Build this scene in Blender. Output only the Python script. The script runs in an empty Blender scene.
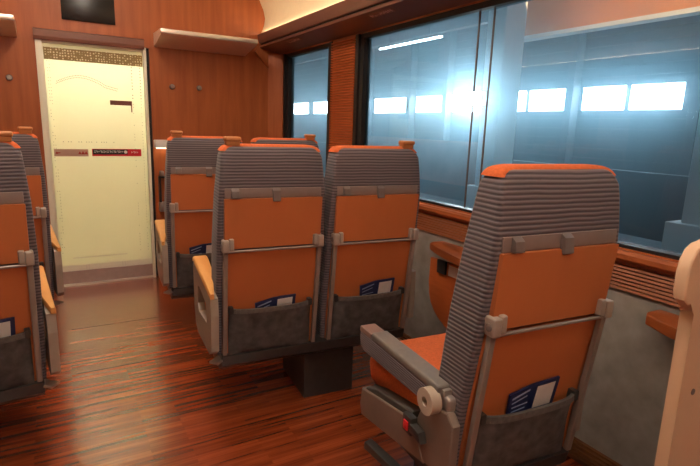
import bpy, bmesh, math, random
from mathutils import Vector, Matrix
random.seed(7)
C = bpy.context.scene.collection
PI = math.pi
R = math.radians

# ------------------------------------------------------------------ materials
def new_mat(name):
    m = bpy.data.materials.new(name)
    m.use_nodes = True
    nt = m.node_tree
    b = nt.nodes.get('Principled BSDF')
    return m, nt, b

def N(nt, t, **kw):
    n = nt.nodes.new(t)
    for k, v in kw.items():
        setattr(n, k, v)
    return n

def coords(nt, scale=(1, 1, 1), rot=(0, 0, 0)):
    tc = N(nt, 'ShaderNodeTexCoord')
    mp = N(nt, 'ShaderNodeMapping')
    mp.inputs['Scale'].default_value = scale
    mp.inputs['Rotation'].default_value = rot
    nt.links.new(tc.outputs['Object'], mp.inputs['Vector'])
    return mp.outputs['Vector']

def ramp(nt, fac, stops):
    r = N(nt, 'ShaderNodeValToRGB')
    els = r.color_ramp.elements
    while len(els) < len(stops):
        els.new(0.5)
    for e, (p, c) in zip(els, stops):
        e.position = p
        e.color = (*c, 1)
    nt.links.new(fac, r.inputs['Fac'])
    return r.outputs['Color']

def simple(name, col, rough=0.5, metal=0.0, noise=0.0, nscale=30, bump=0.0, coat=0.0, spec=0.5):
    m, nt, b = new_mat(name)
    b.inputs['Roughness'].default_value = rough
    b.inputs['Metallic'].default_value = metal
    b.inputs['Coat Weight'].default_value = coat
    b.inputs['Specular IOR Level'].default_value = spec
    nz = N(nt, 'ShaderNodeTexNoise')
    nz.inputs['Scale'].default_value = nscale
    nz.inputs['Detail'].default_value = 4
    nt.links.new(coords(nt), nz.inputs['Vector'])
    k = noise
    c = ramp(nt, nz.outputs['Fac'], [(0.3, tuple(x * (1 - k) for x in col)), (0.7, tuple(min(1, x * (1 + k)) for x in col))])
    nt.links.new(c, b.inputs['Base Color'])
    if bump:
        bp = N(nt, 'ShaderNodeBump')
        bp.inputs['Strength'].default_value = bump
        bp.inputs['Distance'].default_value = 0.004
        nt.links.new(nz.outputs['Fac'], bp.inputs['Height'])
        nt.links.new(bp.outputs['Normal'], b.inputs['Normal'])
    return m

def wood(name, dark, light, scale=(9, 9, 0.7), rough=0.4, coat=0.0):
    m, nt, b = new_mat(name)
    nz = N(nt, 'ShaderNodeTexNoise')
    nz.inputs['Scale'].default_value = 3.0
    nz.inputs['Detail'].default_value = 8
    nz.inputs['Roughness'].default_value = 0.6
    nz.inputs['Distortion'].default_value = 0.3
    nt.links.new(coords(nt, scale), nz.inputs['Vector'])
    c = ramp(nt, nz.outputs['Fac'], [(0.28, dark), (0.72, light)])
    nt.links.new(c, b.inputs['Base Color'])
    b.inputs['Roughness'].default_value = rough
    b.inputs['Coat Weight'].default_value = coat
    b.inputs['Coat Roughness'].default_value = 0.2
    return m

def emit(name, col, strength):
    m, nt, b = new_mat(name)
    b.inputs['Base Color'].default_value = (*col, 1)
    b.inputs['Emission Color'].default_value = (*col, 1)
    b.inputs['Emission Strength'].default_value = strength
    return m

def mat_stripe(name, c1, c2, period):
    """woven upholstery with fine horizontal ribs"""
    m, nt, b = new_mat(name)
    tc = N(nt, 'ShaderNodeTexCoord')
    sp = N(nt, 'ShaderNodeSeparateXYZ')
    nt.links.new(tc.outputs['Object'], sp.inputs[0])
    nz = N(nt, 'ShaderNodeTexNoise')
    nz.inputs['Scale'].default_value = 7
    nt.links.new(tc.outputs['Object'], nz.inputs['Vector'])
    off = N(nt, 'ShaderNodeMath', operation='MULTIPLY')
    off.inputs[1].default_value = 0.006
    nt.links.new(nz.outputs['Fac'], off.inputs[0])
    ad = N(nt, 'ShaderNodeMath', operation='ADD')
    nt.links.new(sp.outputs['Z'], ad.inputs[0]); nt.links.new(off.outputs[0], ad.inputs[1])
    mu = N(nt, 'ShaderNodeMath', operation='MULTIPLY')
    mu.inputs[1].default_value = 2 * PI / period
    nt.links.new(ad.outputs[0], mu.inputs[0])
    si = N(nt, 'ShaderNodeMath', operation='SINE')
    nt.links.new(mu.outputs[0], si.inputs[0])
    mr = N(nt, 'ShaderNodeMapRange')
    mr.inputs['From Min'].default_value = -1
    nt.links.new(si.outputs[0], mr.inputs['Value'])
    c = ramp(nt, mr.outputs['Result'], [(0.12, c2), (0.6, c1)])
    nt.links.new(c, b.inputs['Base Color'])
    bp = N(nt, 'ShaderNodeBump')
    bp.inputs['Strength'].default_value = 0.5
    bp.inputs['Distance'].default_value = 0.003
    nt.links.new(mr.outputs['Result'], bp.inputs['Height'])
    nt.links.new(bp.outputs['Normal'], b.inputs['Normal'])
    b.inputs['Roughness'].default_value = 0.85
    b.inputs['Sheen Weight'].default_value = 0.15
    return m

def mat_floor():
    m, nt, b = new_mat('strip parquet')
    v = coords(nt)
    br = N(nt, 'ShaderNodeTexBrick')
    br.offset = 0.37
    br.inputs['Scale'].default_value = 1
    br.inputs['Brick Width'].default_value = 0.42
    br.inputs['Row Height'].default_value = 0.021
    br.inputs['Mortar Size'].default_value = 0.0006
    br.inputs['Bias'].default_value = 0.0
    br.inputs['Color1'].default_value = (0, 0, 0, 1)
    br.inputs['Color2'].default_value = (1, 1, 1, 1)
    br.inputs['Mortar'].default_value = (0.1, 0.1, 0.1, 1)
    nt.links.new(v, br.inputs['Vector'])
    nz = N(nt, 'ShaderNodeTexNoise')
    nz.inputs['Scale'].default_value = 2.0
    nz.inputs['Detail'].default_value = 6
    nt.links.new(coords(nt, (1.3, 38, 1)), nz.inputs['Vector'])
    mx = N(nt, 'ShaderNodeMix', data_type='RGBA')
    mx.inputs['Factor'].default_value = 0.72
    nt.links.new(br.outputs['Color'], mx.inputs['A'])
    nt.links.new(nz.outputs['Fac'], mx.inputs['B'])
    bw = N(nt, 'ShaderNodeRGBToBW')
    nt.links.new(mx.outputs['Result'], bw.inputs[0])
    c = ramp(nt, bw.outputs[0], [(0.28, (0.14, 0.022, 0.007)), (0.52, (0.29, 0.051, 0.014)), (0.80, (0.46, 0.100, 0.028))])
    nt.links.new(c, b.inputs['Base Color'])
    b.inputs['Roughness'].default_value = 0.27
    b.inputs['Specular IOR Level'].default_value = 0.8
    b.inputs['Coat Weight'].default_value = 1.0
    b.inputs['Coat IOR'].default_value = 1.6
    b.inputs['Coat Roughness'].default_value = 0.16
    bp = N(nt, 'ShaderNodeBump')
    bp.inputs['Strength'].default_value = 0.02
    bp.inputs['Distance'].default_value = 0.003
    nt.links.new(bw.outputs[0], bp.inputs['Height'])
    nt.links.new(bp.outputs['Normal'], b.inputs['Normal'])
    return m

def mat_window_glass():
    """tinted pane with lens bloom put in as a thin scattering haze and a mirror sheen on the cabin side"""
    m, nt, b = new_mat('tinted glass with bloom haze')
    nt.nodes.remove(b)
    out = nt.nodes['Material Output']
    tr = N(nt, 'ShaderNodeBsdfTransparent'); tr.inputs['Color'].default_value = (0.86, 0.96, 1.0, 1)
    gl = N(nt, 'ShaderNodeBsdfGlossy'); gl.inputs['Roughness'].default_value = 0.02
    lw = N(nt, 'ShaderNodeFresnel'); lw.inputs['IOR'].default_value = 1.5
    ge = N(nt, 'ShaderNodeNewGeometry')
    inv = N(nt, 'ShaderNodeMath', operation='SUBTRACT'); inv.inputs[0].default_value = 1.0
    nt.links.new(ge.outputs['Backfacing'], inv.inputs[1])
    mul = N(nt, 'ShaderNodeMath', operation='MULTIPLY')
    nt.links.new(lw.outputs[0], mul.inputs[0]); nt.links.new(inv.outputs[0], mul.inputs[1])
    m2 = N(nt, 'ShaderNodeMixShader')
    nt.links.new(mul.outputs[0], m2.inputs[0])
    nt.links.new(tr.outputs[0], m2.inputs[1]); nt.links.new(gl.outputs[0], m2.inputs[2])
    nt.links.new(m2.outputs[0], out.inputs['Surface'])
    vs = N(nt, 'ShaderNodeVolumeScatter')  # scatter stands in for lens bloom round the bright hall windows
    vs.inputs['Color'].default_value = (0.50, 0.80, 1.0, 1)
    vs.inputs['Density'].default_value = 38.0
    vs.inputs['Anisotropy'].default_value = 0.945
    nt.links.new(vs.outputs[0], out.inputs['Volume'])
    return m

def mat_frost():
    m, nt, b = new_mat('frosted door glass')
    nt.nodes.remove(b)
    out = nt.nodes['Material Output']
    tl = N(nt, 'ShaderNodeBsdfTranslucent'); tl.inputs['Color'].default_value = (0.92, 0.90, 0.72, 1)
    df = N(nt, 'ShaderNodeBsdfDiffuse'); df.inputs['Color'].default_value = (0.76, 0.75, 0.58, 1)
    gl = N(nt, 'ShaderNodeBsdfGlossy'); gl.inputs['Roughness'].default_value = 0.15
    m1 = N(nt, 'ShaderNodeMixShader'); m1.inputs[0].default_value = 0.25
    nt.links.new(tl.outputs[0], m1.inputs[1]); nt.links.new(df.outputs[0], m1.inputs[2])
    m2 = N(nt, 'ShaderNodeMixShader'); m2.inputs[0].default_value = 0.05
    nt.links.new(m1.outputs[0], m2.inputs[1]); nt.links.new(gl.outputs[0], m2.inputs[2])
    nt.links.new(m2.outputs[0], out.inputs['Surface'])
    return m

def mat_dots(name, base, dot, pitch, radius):
    """printed dot pattern in the x-z plane"""
    m, nt, b = new_mat(name)
    vo = N(nt, 'ShaderNodeTexVoronoi')
    vo.inputs['Scale'].default_value = 1 / pitch
    vo.inputs['Randomness'].default_value = 0.35
    nt.links.new(coords(nt, (1, 0, 1)), vo.inputs['Vector'])
    c = ramp(nt, vo.outputs['Distance'], [(radius, dot), (radius + 0.12, base)])
    nt.links.new(c, b.inputs['Base Color'])
    b.inputs['Roughness'].default_value = 0.4
    return m

M = dict(
    veneer=wood('orange brown veneer', (0.32, 0.077, 0.020), (0.46, 0.128, 0.034), (7, 7, 0.5), 0.42),
    veneer_dark=simple('reddish brown cover', (0.20, 0.075, 0.048), 0.5, noise=0.05),
    rail=simple('brown valance lacquer', (0.19, 0.08, 0.055), 0.38, noise=0.06, nscale=6),
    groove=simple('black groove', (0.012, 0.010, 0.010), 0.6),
    slat=wood('orange slat wood', (0.44, 0.095, 0.024), (0.60, 0.150, 0.038), (4, 1.2, 8), 0.4),
    sillwood=wood('reddish sill wood', (0.28, 0.062, 0.016), (0.40, 0.105, 0.027), (4, 1.2, 8), 0.4),
    louvre=wood('brown orange louvre wood', (0.20, 0.052, 0.014), (0.30, 0.085, 0.024), (4, 1.2, 8), 0.45),
    slat_brown=wood('brown grille wood', (0.12, 0.042, 0.014), (0.22, 0.08, 0.026), (4, 1.2, 8), 0.45),
    cream=simple('cream ceiling lacquer', (0.80, 0.66, 0.45), 0.5, noise=0.02),
    greypanel=simple('grey wall lining', (0.26, 0.235, 0.21), 0.75, noise=0.16, nscale=14, bump=0.1),
    black=simple('black rubber', (0.012, 0.012, 0.013), 0.45),
    blackmetal=simple('black painted steel', (0.035, 0.031, 0.029), 0.38, noise=0.15),
    fabric=mat_stripe('grey mauve ribbed fabric', (0.155, 0.124, 0.134), (0.064, 0.049, 0.058), 0.0128),
    armfabric=mat_stripe('fine grey ribbed fabric', (0.14, 0.11, 0.12), (0.06, 0.045, 0.055), 0.008),
    orange=simple('orange seat cloth', (0.62, 0.125, 0.03), 0.9, noise=0.12, nscale=120, bump=0.25),
    tray=wood('orange laminate', (0.48, 0.140, 0.044), (0.52, 0.156, 0.050), (3, 3, 1.2), 0.45),
    lowpanel=wood('dull orange laminate', (0.47, 0.130, 0.040), (0.51, 0.146, 0.045), (3, 3, 1.2), 0.5),
    strip=simple('mauve grey plastic', (0.22, 0.165, 0.15), 0.45, noise=0.05),
    hook=simple('grey plastic', (0.16, 0.125, 0.115), 0.4, noise=0.05),
    silver=simple('satin silver', (0.36, 0.31, 0.28), 0.4, metal=0.55, noise=0.05),
    champagne=simple('champagne plastic', (0.46, 0.37, 0.29), 0.45, noise=0.04),
    taupe=simple('taupe seat metal', (0.21, 0.155, 0.125), 0.4, metal=0.2, noise=0.04),
    pivot=simple('warm silver pivot', (0.38, 0.31, 0.26), 0.4, metal=0.2, noise=0.04),
    armgrey=simple('taupe painted metal', (0.27, 0.215, 0.185), 0.4, metal=0.2, noise=0.05),
    beige=simple('beige seat shell', (0.32, 0.255, 0.205), 0.5, noise=0.04),
    greypad=simple('grey vinyl pad', (0.17, 0.145, 0.13), 0.55, noise=0.08, nscale=60),
    darkpad=simple('dark olive vinyl', (0.055, 0.05, 0.042), 0.5, noise=0.08),
    mauvepad=simple('mauve inlay', (0.22, 0.135, 0.115), 0.5),
    tanwood=wood('pale tan wood', (0.66, 0.30, 0.085), (0.76, 0.37, 0.11), (6, 2, 6), 0.42),
    gripwood=simple('orange tan grip', (0.52, 0.20, 0.065), 0.45),
    pocket=simple('charcoal pocket cloth', (0.080, 0.072, 0.070), 0.8, noise=0.35, nscale=26, bump=0.5),
    pocketrim=simple('charcoal pocket hem', (0.105, 0.092, 0.084), 0.7, noise=0.2, nscale=80),
    navy=simple('navy card', (0.010, 0.018, 0.075), 0.4, noise=0.1),
    paper=simple('printed paper', (0.62, 0.58, 0.55), 0.6, noise=0.04),
    paleink=simple('pale blue ink', (0.30, 0.36, 0.55), 0.6),
    cardbrown=simple('white card', (0.62, 0.5, 0.42), 0.6),
    redplastic=simple('red button', (0.65, 0.02, 0.03), 0.35),
    floor=mat_floor(),
    glass=mat_window_glass(),
    frost=mat_frost(),
    frit=mat_dots('gold dot print', (0.30, 0.20, 0.07), (0.85, 0.75, 0.45), 0.019, 0.24),
    frit_refl_dot=simple('grey print and reflection dots', (0.36, 0.33, 0.27), 0.5),  # also colours the reflection arc built as dots
    alu=simple('door frame paled as lit', (0.80, 0.76, 0.62), 0.4),  # colour paled so the frame reads as lit
    kick=simple('brushed kick plate', (0.46, 0.34, 0.30), 0.4, metal=0.3, noise=0.05),
    kicktrim=simple('bright steel edge', (0.75, 0.70, 0.60), 0.3, metal=0.6),
    redsign=simple('red sign', (0.62, 0.015, 0.03), 0.5),
    blacksign=simple('black sign', (0.02, 0.015, 0.015), 0.5),
    pinksign=simple('faded pink sign', (0.50, 0.30, 0.24), 0.55),
    darkred=simple('dark red ink', (0.40, 0.03, 0.02), 0.55),
    white=simple('white plastic', (0.78, 0.74, 0.70), 0.5),
    maroon=simple('maroon plaque', (0.16, 0.045, 0.03), 0.5),
    screen=simple('unlit display glass', (0.010, 0.008, 0.008), 0.25),
    shelfunder=simple('pinkish shelf lacquer', (0.74, 0.48, 0.36), 0.45, noise=0.03),
    shelfedge=simple('bright shelf edge', (0.80, 0.72, 0.62), 0.25, metal=0.6),
    partition=simple('apricot moulded plastic', (0.70, 0.46, 0.29), 0.55, noise=0.03, nscale=8),
    white_wall=simple('white vestibule lining', (0.55, 0.53, 0.44), 0.6),
    plate=simple('pale brown plate', (0.30, 0.14, 0.09), 0.4),
    # outside
    hall=simple('blue grey cladding', (0.06, 0.078, 0.095), 0.8, noise=0.25, nscale=0.6),
    hallbeam=simple('dark steel', (0.07, 0.08, 0.095), 0.6, noise=0.2, nscale=2),
    platform=simple('pale concrete', (0.15, 0.165, 0.175), 0.8, noise=0.2, nscale=1.2),
    ballast=simple('dark track bed', (0.06, 0.065, 0.07), 0.9, noise=0.4, nscale=6),
    column=simple('pale painted column', (0.62, 0.68, 0.70), 0.6, noise=0.06, nscale=2),
    band=simple('tan board', (0.60, 0.25, 0.08), 0.7, noise=0.1, nscale=1),
    rust=simple('faded red hoarding', (0.30, 0.15, 0.12), 0.7, noise=0.3, nscale=1.5),
    skywin=emit('daylit glazing', (0.80, 0.92, 1.0), 10.0),
    skyglare=emit('glare boosted glazing', (0.86, 0.95, 1.0), 18.0),  # extra glow put into one window to carry the glare
    lamp=emit('lamp diffuser', (1.0, 0.89, 0.76), 13.0),
    covelamp=emit('cove light', (1.0, 0.80, 0.55), 14.0),
    vestlamp=emit('vestibule lamp', (1.0, 0.97, 0.90), 46.0),
    hallamp=emit('hall lamp', (0.85, 0.95, 1.0), 6.0),
)

# ------------------------------------------------------------------ mesh helpers
class MB:
    def __init__(self):
        self.bm = bmesh.new()
    def box(self, x0, x1, y0, y1, z0, z1, bev=0.0, seg=2):
        vs = [self.bm.verts.new((x, y, z)) for x in (x0, x1) for y in (y0, y1) for z in (z0, z1)]
        idx = [(0, 1, 3, 2), (4, 6, 7, 5), (0, 4, 5, 1), (2, 3, 7, 6), (0, 2, 6, 4), (1, 5, 7, 3)]
        fs = [self.bm.faces.new([vs[i] for i in f]) for f in idx]
        if bev:
            es = list({e for f in fs for e in f.edges})
            bmesh.ops.bevel(self.bm, geom=es, offset=bev, segments=seg, profile=0.6, affect='EDGES')
        return self
    def prism(self, pts, axis, a0, a1, bev=0.0, seg=2):
        """closed polygon pts (2D) extruded along axis from a0 to a1"""
        def p3(p, a):
            return {'x': (a, p[0], p[1]), 'y': (p[0], a, p[1]), 'z': (p[0], p[1], a)}[axis]
        A = [self.bm.verts.new(p3(p, a0)) for p in pts]
        B = [self.bm.verts.new(p3(p, a1)) for p in pts]
        fs = [self.bm.faces.new(A), self.bm.faces.new(B[::-1])]
        n = len(pts)
        for i in range(n):
            fs.append(self.bm.faces.new([A[i], B[i], B[(i + 1) % n], A[(i + 1) % n]]))
        if bev:
            es = list({e for f in fs[:2] for e in f.edges})
            bmesh.ops.bevel(self.bm, geom=es, offset=bev, segments=seg, profile=0.6, affect='EDGES')
        return self
    def bar(self, p, q, wx, wy, bev=0.0):
        """box beam from p to q, wx wide along x, wy wide across"""
        p, q = Vector(p), Vector(q)
        d = (q - p).normalized()
        u = Vector((1, 0, 0)) if abs(d.x) < 0.9 else Vector((0, 1, 0))
        u = (u - d * u.dot(d)).normalized()
        v = d.cross(u)
        vs = [self.bm.verts.new(e + u * su * wx / 2 + v * sv * wy / 2) for e in (p, q) for su, sv in ((-1, -1), (1, -1), (1, 1), (-1, 1))]
        fs = [self.bm.faces.new(vs[0:4][::-1]), self.bm.faces.new(vs[4:8])]
        for i in range(4):
            j = (i + 1) % 4
            fs.append(self.bm.faces.new([vs[i], vs[j], vs[4 + j], vs[4 + i]]))
        if bev:
            es = list({e for f in fs for e in f.edges})
            bmesh.ops.bevel(self.bm, geom=es, offset=bev, segments=2, profile=0.6, affect='EDGES')
        return self
    def cyl(self, p, q, r, n=24, r2=None):
        p, q = Vector(p), Vector(q)
        d = (q - p).normalized()
        u = d.orthogonal().normalized(); v = d.cross(u)
        r2 = r if r2 is None else r2
        A = [self.bm.verts.new(p + (u * math.cos(2 * PI * i / n) + v * math.sin(2 * PI * i / n)) * r) for i in range(n)]
        B = [self.bm.verts.new(q + (u * math.cos(2 * PI * i / n) + v * math.sin(2 * PI * i / n)) * r2) for i in range(n)]
        self.bm.faces.new(A[::-1]); self.bm.faces.new(B)
        for i in range(n):
            j = (i + 1) % n
            self.bm.faces.new([A[i], A[j], B[j], B[i]])
        return self
    def ring(self, c, axis, r_out, r_in, w, n=32):
        """annulus along axis x"""
        c = Vector(c)
        loops = []
        for a, r in ((-w / 2, r_out), (w / 2, r_out), (w / 2, r_in), (-w / 2, r_in)):
            loops.append([self.bm.verts.new(c + Vector((a, r * math.cos(2 * PI * i / n), r * math.sin(2 * PI * i / n)))) for i in range(n)])
        for k in range(4):
            A, B = loops[k], loops[(k + 1) % 4]
            for i in range(n):
                j = (i + 1) % n
                self.bm.faces.new([A[i], A[j], B[j], B[i]])
        return self
    def loft(self, rings):
        L = [[self.bm.verts.new(p) for p in r] for r in rings]
        for A, B in zip(L, L[1:]):
            n = len(A)
            for i in range(n):
                j = (i + 1) % n
                self.bm.faces.new([A[i], A[j], B[j], B[i]])
        self.bm.faces.new(L[0][::-1]); self.bm.faces.new(L[-1])
        return self
    def build(self, name, mat, parent=None, smooth=True, angle=35):
        bmesh.ops.recalc_face_normals(self.bm, faces=self.bm.faces)
        me = bpy.data.meshes.new(name)
        self.bm.to_mesh(me); self.bm.free()
        o = bpy.data.objects.new(name, me)
        C.objects.link(o)
        me.materials.append(mat)
        if smooth:
            for p in me.polygons:
                p.use_smooth = True
            me.set_sharp_from_angle(angle=R(angle))
        if parent:
            o.parent = parent
        return o

def rrect(cx, cy, hx, hy, r, z, n=5):
    """rounded rectangle ring at height z"""
    r = min(r, hx * 0.98, hy * 0.98)
    pts = []
    for sx, sy, a0 in ((1, 1, 0), (-1, 1, 90), (-1, -1, 180), (1, -1, 270)):
        for k in range(n + 1):
            a = R(a0 + 90 * k / n)
            pts.append((cx + sx * (hx - r) + r * math.cos(a), cy + sy * (hy - r) + r * math.sin(a), z))
    return pts

def lerp_tab(tab, z):
    if z >= tab[0][0]: return tab[0][1]
    for (z0, v0), (z1, v1) in zip(tab, tab[1:]):
        if z >= z1:
            t = (z - z1) / (z0 - z1)
            t2 = t
            return v1 + (v0 - v1) * t2
    return tab[-1][1]

def thing(name, label, cat, loc=(0, 0, 0), rz=0, group=None):
    o = bpy.data.objects.new(name, None)
    C.objects.link(o)
    o.empty_display_size = 0.1
    o.location = loc; o.rotation_euler = (0, 0, rz)
    tag(o, label, cat, group)
    return o
def tag(o, label, cat, group=None):
    o['label'] = label; o['category'] = cat
    if group: o['group'] = group
    return o
def struct(o, label=None, cat=None):
    o['kind'] = 'structure'
    if label: o['label'] = label
    if cat: o['category'] = cat
    return o

# ------------------------------------------------------------------ dimensions of the carriage
XC = 0.265                 # centre line of the aisle
XR = 1.87                  # right window wall
XL = 2 * XC - XR           # left window wall
YE = 4.567                 # end wall
YB = -2.6                  # rear end of the built part
DX0, DX1, DZ = -0.012, 0.702, 1.90   # doorway

# floor
f = MB(); f.box(XL - 0.1, XR + 0.1, YB, YE + 0.12, -0.05, 0.0)
struct(f.build('floor', M['floor'], smooth=False), 'glossy reddish brown strip parquet floor of the railway carriage', 'floor')

fl = bpy.data.objects['floor']
for yy in (2.90, 3.575):
    f = MB(); f.box(0.02, 0.55, yy, yy + 0.004, 0.0, 0.0012)
    f.build('floor_seam', M['groove'], fl, smooth=False)

# ceiling: vaulted cream lining, right half profile mirrored
prof = [(1.660, 2.105), (1.688, 2.15), (1.712, 2.21), (1.722, 2.27), (1.708, 2.335), (1.672, 2.41), (1.60, 2.50), (1.48, 2.60), (1.28, 2.71), (1.0, 2.80), (0.65, 2.86), (XC, 2.88)]
full = prof + [(2 * XC - x, z) for x, z in prof[-2::-1]]
outer = [(XC + (x - XC) * 1.03 + (0.02 if x > XC else -0.02), z + (0.04 if 2.3 < z else 0.0)) for x, z in full]
f = MB(); f.prism(full + outer[::-1], 'y', YB, YE)
struct(f.build('ceiling', M['cream']), 'cream vaulted ceiling lining curving up from the window rail', 'ceiling')

# end wall with doorway
f = MB()
f.box(XL - 0.1, DX0 - 0.045, YE, YE + 0.1, 0, 3.0)
f.box(DX1 + 0.03, XR + 0.1, YE, YE + 0.1, 0, 3.0)
f.box(DX0 - 0.045, DX1 + 0.03, YE, YE + 0.1, DZ + 0.02, 3.0)
wf = struct(f.build('wall_front', M['veneer'], smooth=False), 'orange brown wood veneer end wall around the glass door', 'wall')
f = MB(); f.box(XL - 0.1, XR + 0.1, YB - 0.1, YB, 0, 3.0)
struct(f.build('wall_back', M['veneer'], smooth=False))

# side walls -------------------------------------------------------
WIN = [(3.55, 4.50), (-0.35, 3.20), (-2.45, -0.70)]   # window openings along y
WZ0, WZ1 = 0.93, 1.975

def side_wall(sgn, nm, wn0):
    X = lambda x: x if sgn > 0 else 2 * XC - x
    def bx(f, x0, x1, *a, **k):
        a0, a1 = sorted((X(x0), X(x1)))
        return f.box(a0, a1, *a, **k)
    f = MB()
    bx(f, XR, XR + 0.1, YB, YE, 0.0, 0.775)
    w = struct(f.build('wall_' + nm, M['greypanel'], smooth=False), 'grey textured lower lining of the window wall on the %s' % nm, 'wall')
    # the strips between and round the windows
    f = MB()
    bx(f, XR + 0.005, XR + 0.1, YB, YE, 0.775, WZ0)
    ys = [YB] + [v for p in sorted(WIN) for v in p] + [YE]
    for a, b in zip(ys[0::2], ys[1::2]):
        bx(f, XR + 0.005, XR + 0.1, a, b, WZ0, WZ1)
    bx(f, XR + 0.005, XR + 0.1, YB, YE, WZ1, 2.25)
    f.build('upper_lining', M['veneer'], w, smooth=False)
    # rounded sill
    f = MB()
    pts = [(X(XR + 0.02), 0.925), (X(XR - 0.022), 0.925), (X(XR - 0.034), 0.915), (X(XR - 0.036), 0.898), (X(XR - 0.024), 0.884), (X(XR + 0.02), 0.878)]
    f.prism(pts, 'y', YB, YE)
    f.build('sill', M['sillwood'], w)
    # louvres under the sill
    f = MB()
    k = 0
    z = 0.772
    while z < 0.868:
        pts = [(X(XR + 0.006), z), (X(XR - 0.012), z), (X(XR - 0.008), z + 0.009), (X(XR + 0.006), z + 0.0095)]
        f.prism(pts, 'y', YB, YE)
        z += 0.0142
    f.build('louvre_panel', M['louvre'], w)
    # ribbed piers between windows
    for a, b in ((3.20, 3.55), (-0.70, -0.35)):
        f = MB()
        z = WZ0
        while z < WZ1 - 0.012:
            pts = [(X(XR + 0.006), z), (X(XR - 0.010), z + 0.003), (X(XR - 0.010), z + 0.0115), (X(XR + 0.006), z + 0.0145)]
            f.prism(pts, 'y', a, b)
            z += 0.0185
        f.build('ribbed_pier', M['slat'], w)
    # corner post by the end wall, with a splayed face
    f = MB()
    f.prism([(X(XR + 0.01), 4.485), (X(XR - 0.012), 4.485), (X(1.752), YE - 0.001), (X(XR + 0.01), YE - 0.001)], 'z', 0.0, 1.97)
    f.build('corner_post', M['veneer'], w, smooth=False)
    # windows
    for i, (a, b) in enumerate(WIN):
        fw = 0.085
        f = MB()
        bx(f, XR + 0.012, XR + 0.075, a, a + fw, WZ0, WZ1)
        bx(f, XR + 0.012, XR + 0.075, b - fw, b, WZ0, WZ1)
        bx(f, XR + 0.012, XR + 0.075, a, b, WZ1 - 0.03, WZ1)
        bx(f, XR + 0.012, XR + 0.075, a, b, WZ0, WZ0 + 0.014)
        # inner step of the gasket
        bx(f, XR - 0.004, XR + 0.03, a, a + fw * 0.5, WZ0, WZ1)
        bx(f, XR - 0.004, XR + 0.03, b - fw * 0.5, b, WZ0, WZ1)
        wo = struct(f.build('window_%d' % (wn0 + i), M['black'], smooth=False), ['small side window with black frame in the corner by the end wall', 'long side window with black frame beside the single seat', 'side window behind the viewer'][i] + ('' if sgn > 0 else ' on the other side'), 'window')
        f = MB()
        xg = X(XR + 0.05)
        f.box(xg - 0.004, xg + 0.004, a + fw * 0.8, b - fw * 0.8, WZ0 + 0.005, WZ1 - 0.02)
        f.build('window_glass', M['glass'], wo, smooth=False)
        if i == 1:
            f = MB()
            for yy in (2.047, 1.945):
                bx(f, XR + 0.040, XR + 0.047, yy - 0.0035, yy + 0.0035, WZ0 + 0.01, WZ1 - 0.02)
            f.build('pane_joint', M['hook'], wo, smooth=False)
    # heater grille along the floor
    f = MB()
    bx(f, XR - 0.05, XR, YB, YE, 0, 0.018)
    for k in range(5):
        zz = 0.02 + k * 0.011
        xx = XR - 0.06 + k * 0.011
        pts = [(X(xx), zz), (X(XR), zz), (X(XR), zz + 0.006), (X(xx), zz + 0.006)]
        f.prism(pts, 'y', YB, YE - 0.13)
    struct(f.build('baseboard_' + nm, M['slat_brown'], smooth=False), 'brown slatted heater grille along the floor by the %s wall' % nm, 'baseboard')
    # valance rail above the windows
    f = MB()
    up = [(1.650, 2.128), (1.662, 2.064), (1.672, 2.052), (1.72, 2.052), (1.74, 2.128)]
    f.prism([(X(x), z) for x, z in up], 'y', YB, YE)
    ro = struct(f.build('trim_%d' % (1 if sgn > 0 else 2), M['rail'], smooth=True), 'brown two-step valance rail above the %s windows' % nm, 'trim')
    f = MB()
    lo = [(1.668, 2.036), (1.674, 2.020), (1.80, 1.992), (XR + 0.012, 1.982), (XR + 0.012, 2.05), (1.73, 2.05)]
    f.prism([(X(x), z) for x, z in lo], 'y', YB, YE)
    f.build('lower_valance', M['rail'], ro)
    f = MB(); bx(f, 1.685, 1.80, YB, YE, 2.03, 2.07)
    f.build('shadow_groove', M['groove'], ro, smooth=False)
    # cove light strip lying behind the lip of the rail
    f = MB(); bx(f, 1.664, 1.684, YB + 0.1, YE - 0.05, 2.128, 2.134)
    f.build('cove_light', M['covelamp'], ro, smooth=False)
    return ro

ro = side_wall(1, 'right', 1)
side_wall(-1, 'left', 4)
# little seat number plates on the valance
for yc in (2.66, 3.92):
    f = MB()
    a = math.atan2(1.992 - 2.020, 1.80 - 1.674)
    t = Vector((math.cos(a), 0, math.sin(a))); nrm = Vector((math.sin(a), 0, -math.cos(a)))
    base = Vector((1.720, yc, 2.020 + (1.720 - 1.674) * math.tan(a)))
    def P(u, v, d): return base + Vector((0, u, 0)) + t * v + nrm * d
    def plate(f, u0, u1, v0, v1, d0, d1):
        vs = [f.bm.verts.new(P(u, v, d)) for u in (u0, u1) for v in (v0, v1) for d in (d0, d1)]
        for q in [(0, 1, 3, 2), (4, 6, 7, 5), (0, 4, 5, 1), (2, 3, 7, 6), (0, 2, 6, 4), (1, 5, 7, 3)]:
            f.bm.faces.new([vs[i] for i in q])
    plate(f, -0.12, 0.12, -0.02, 0.02, -0.001, 0.003)
    pl = f.build('number_plate', M['plate'], ro, smooth=False)
    f = MB()
    u = -0.105
    while u < 0.10:
        w = random.choice((0.008, 0.012, 0.016))
        v0 = random.choice((-0.012, -0.004, 0.002)); v1 = random.choice((0.006, 0.012))
        plate(f, u, u + w, v0, v1, 0.003, 0.0036)
        u += w + 0.007
    f.build('plate_marks', M['shelfunder'], pl, smooth=False)

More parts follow.
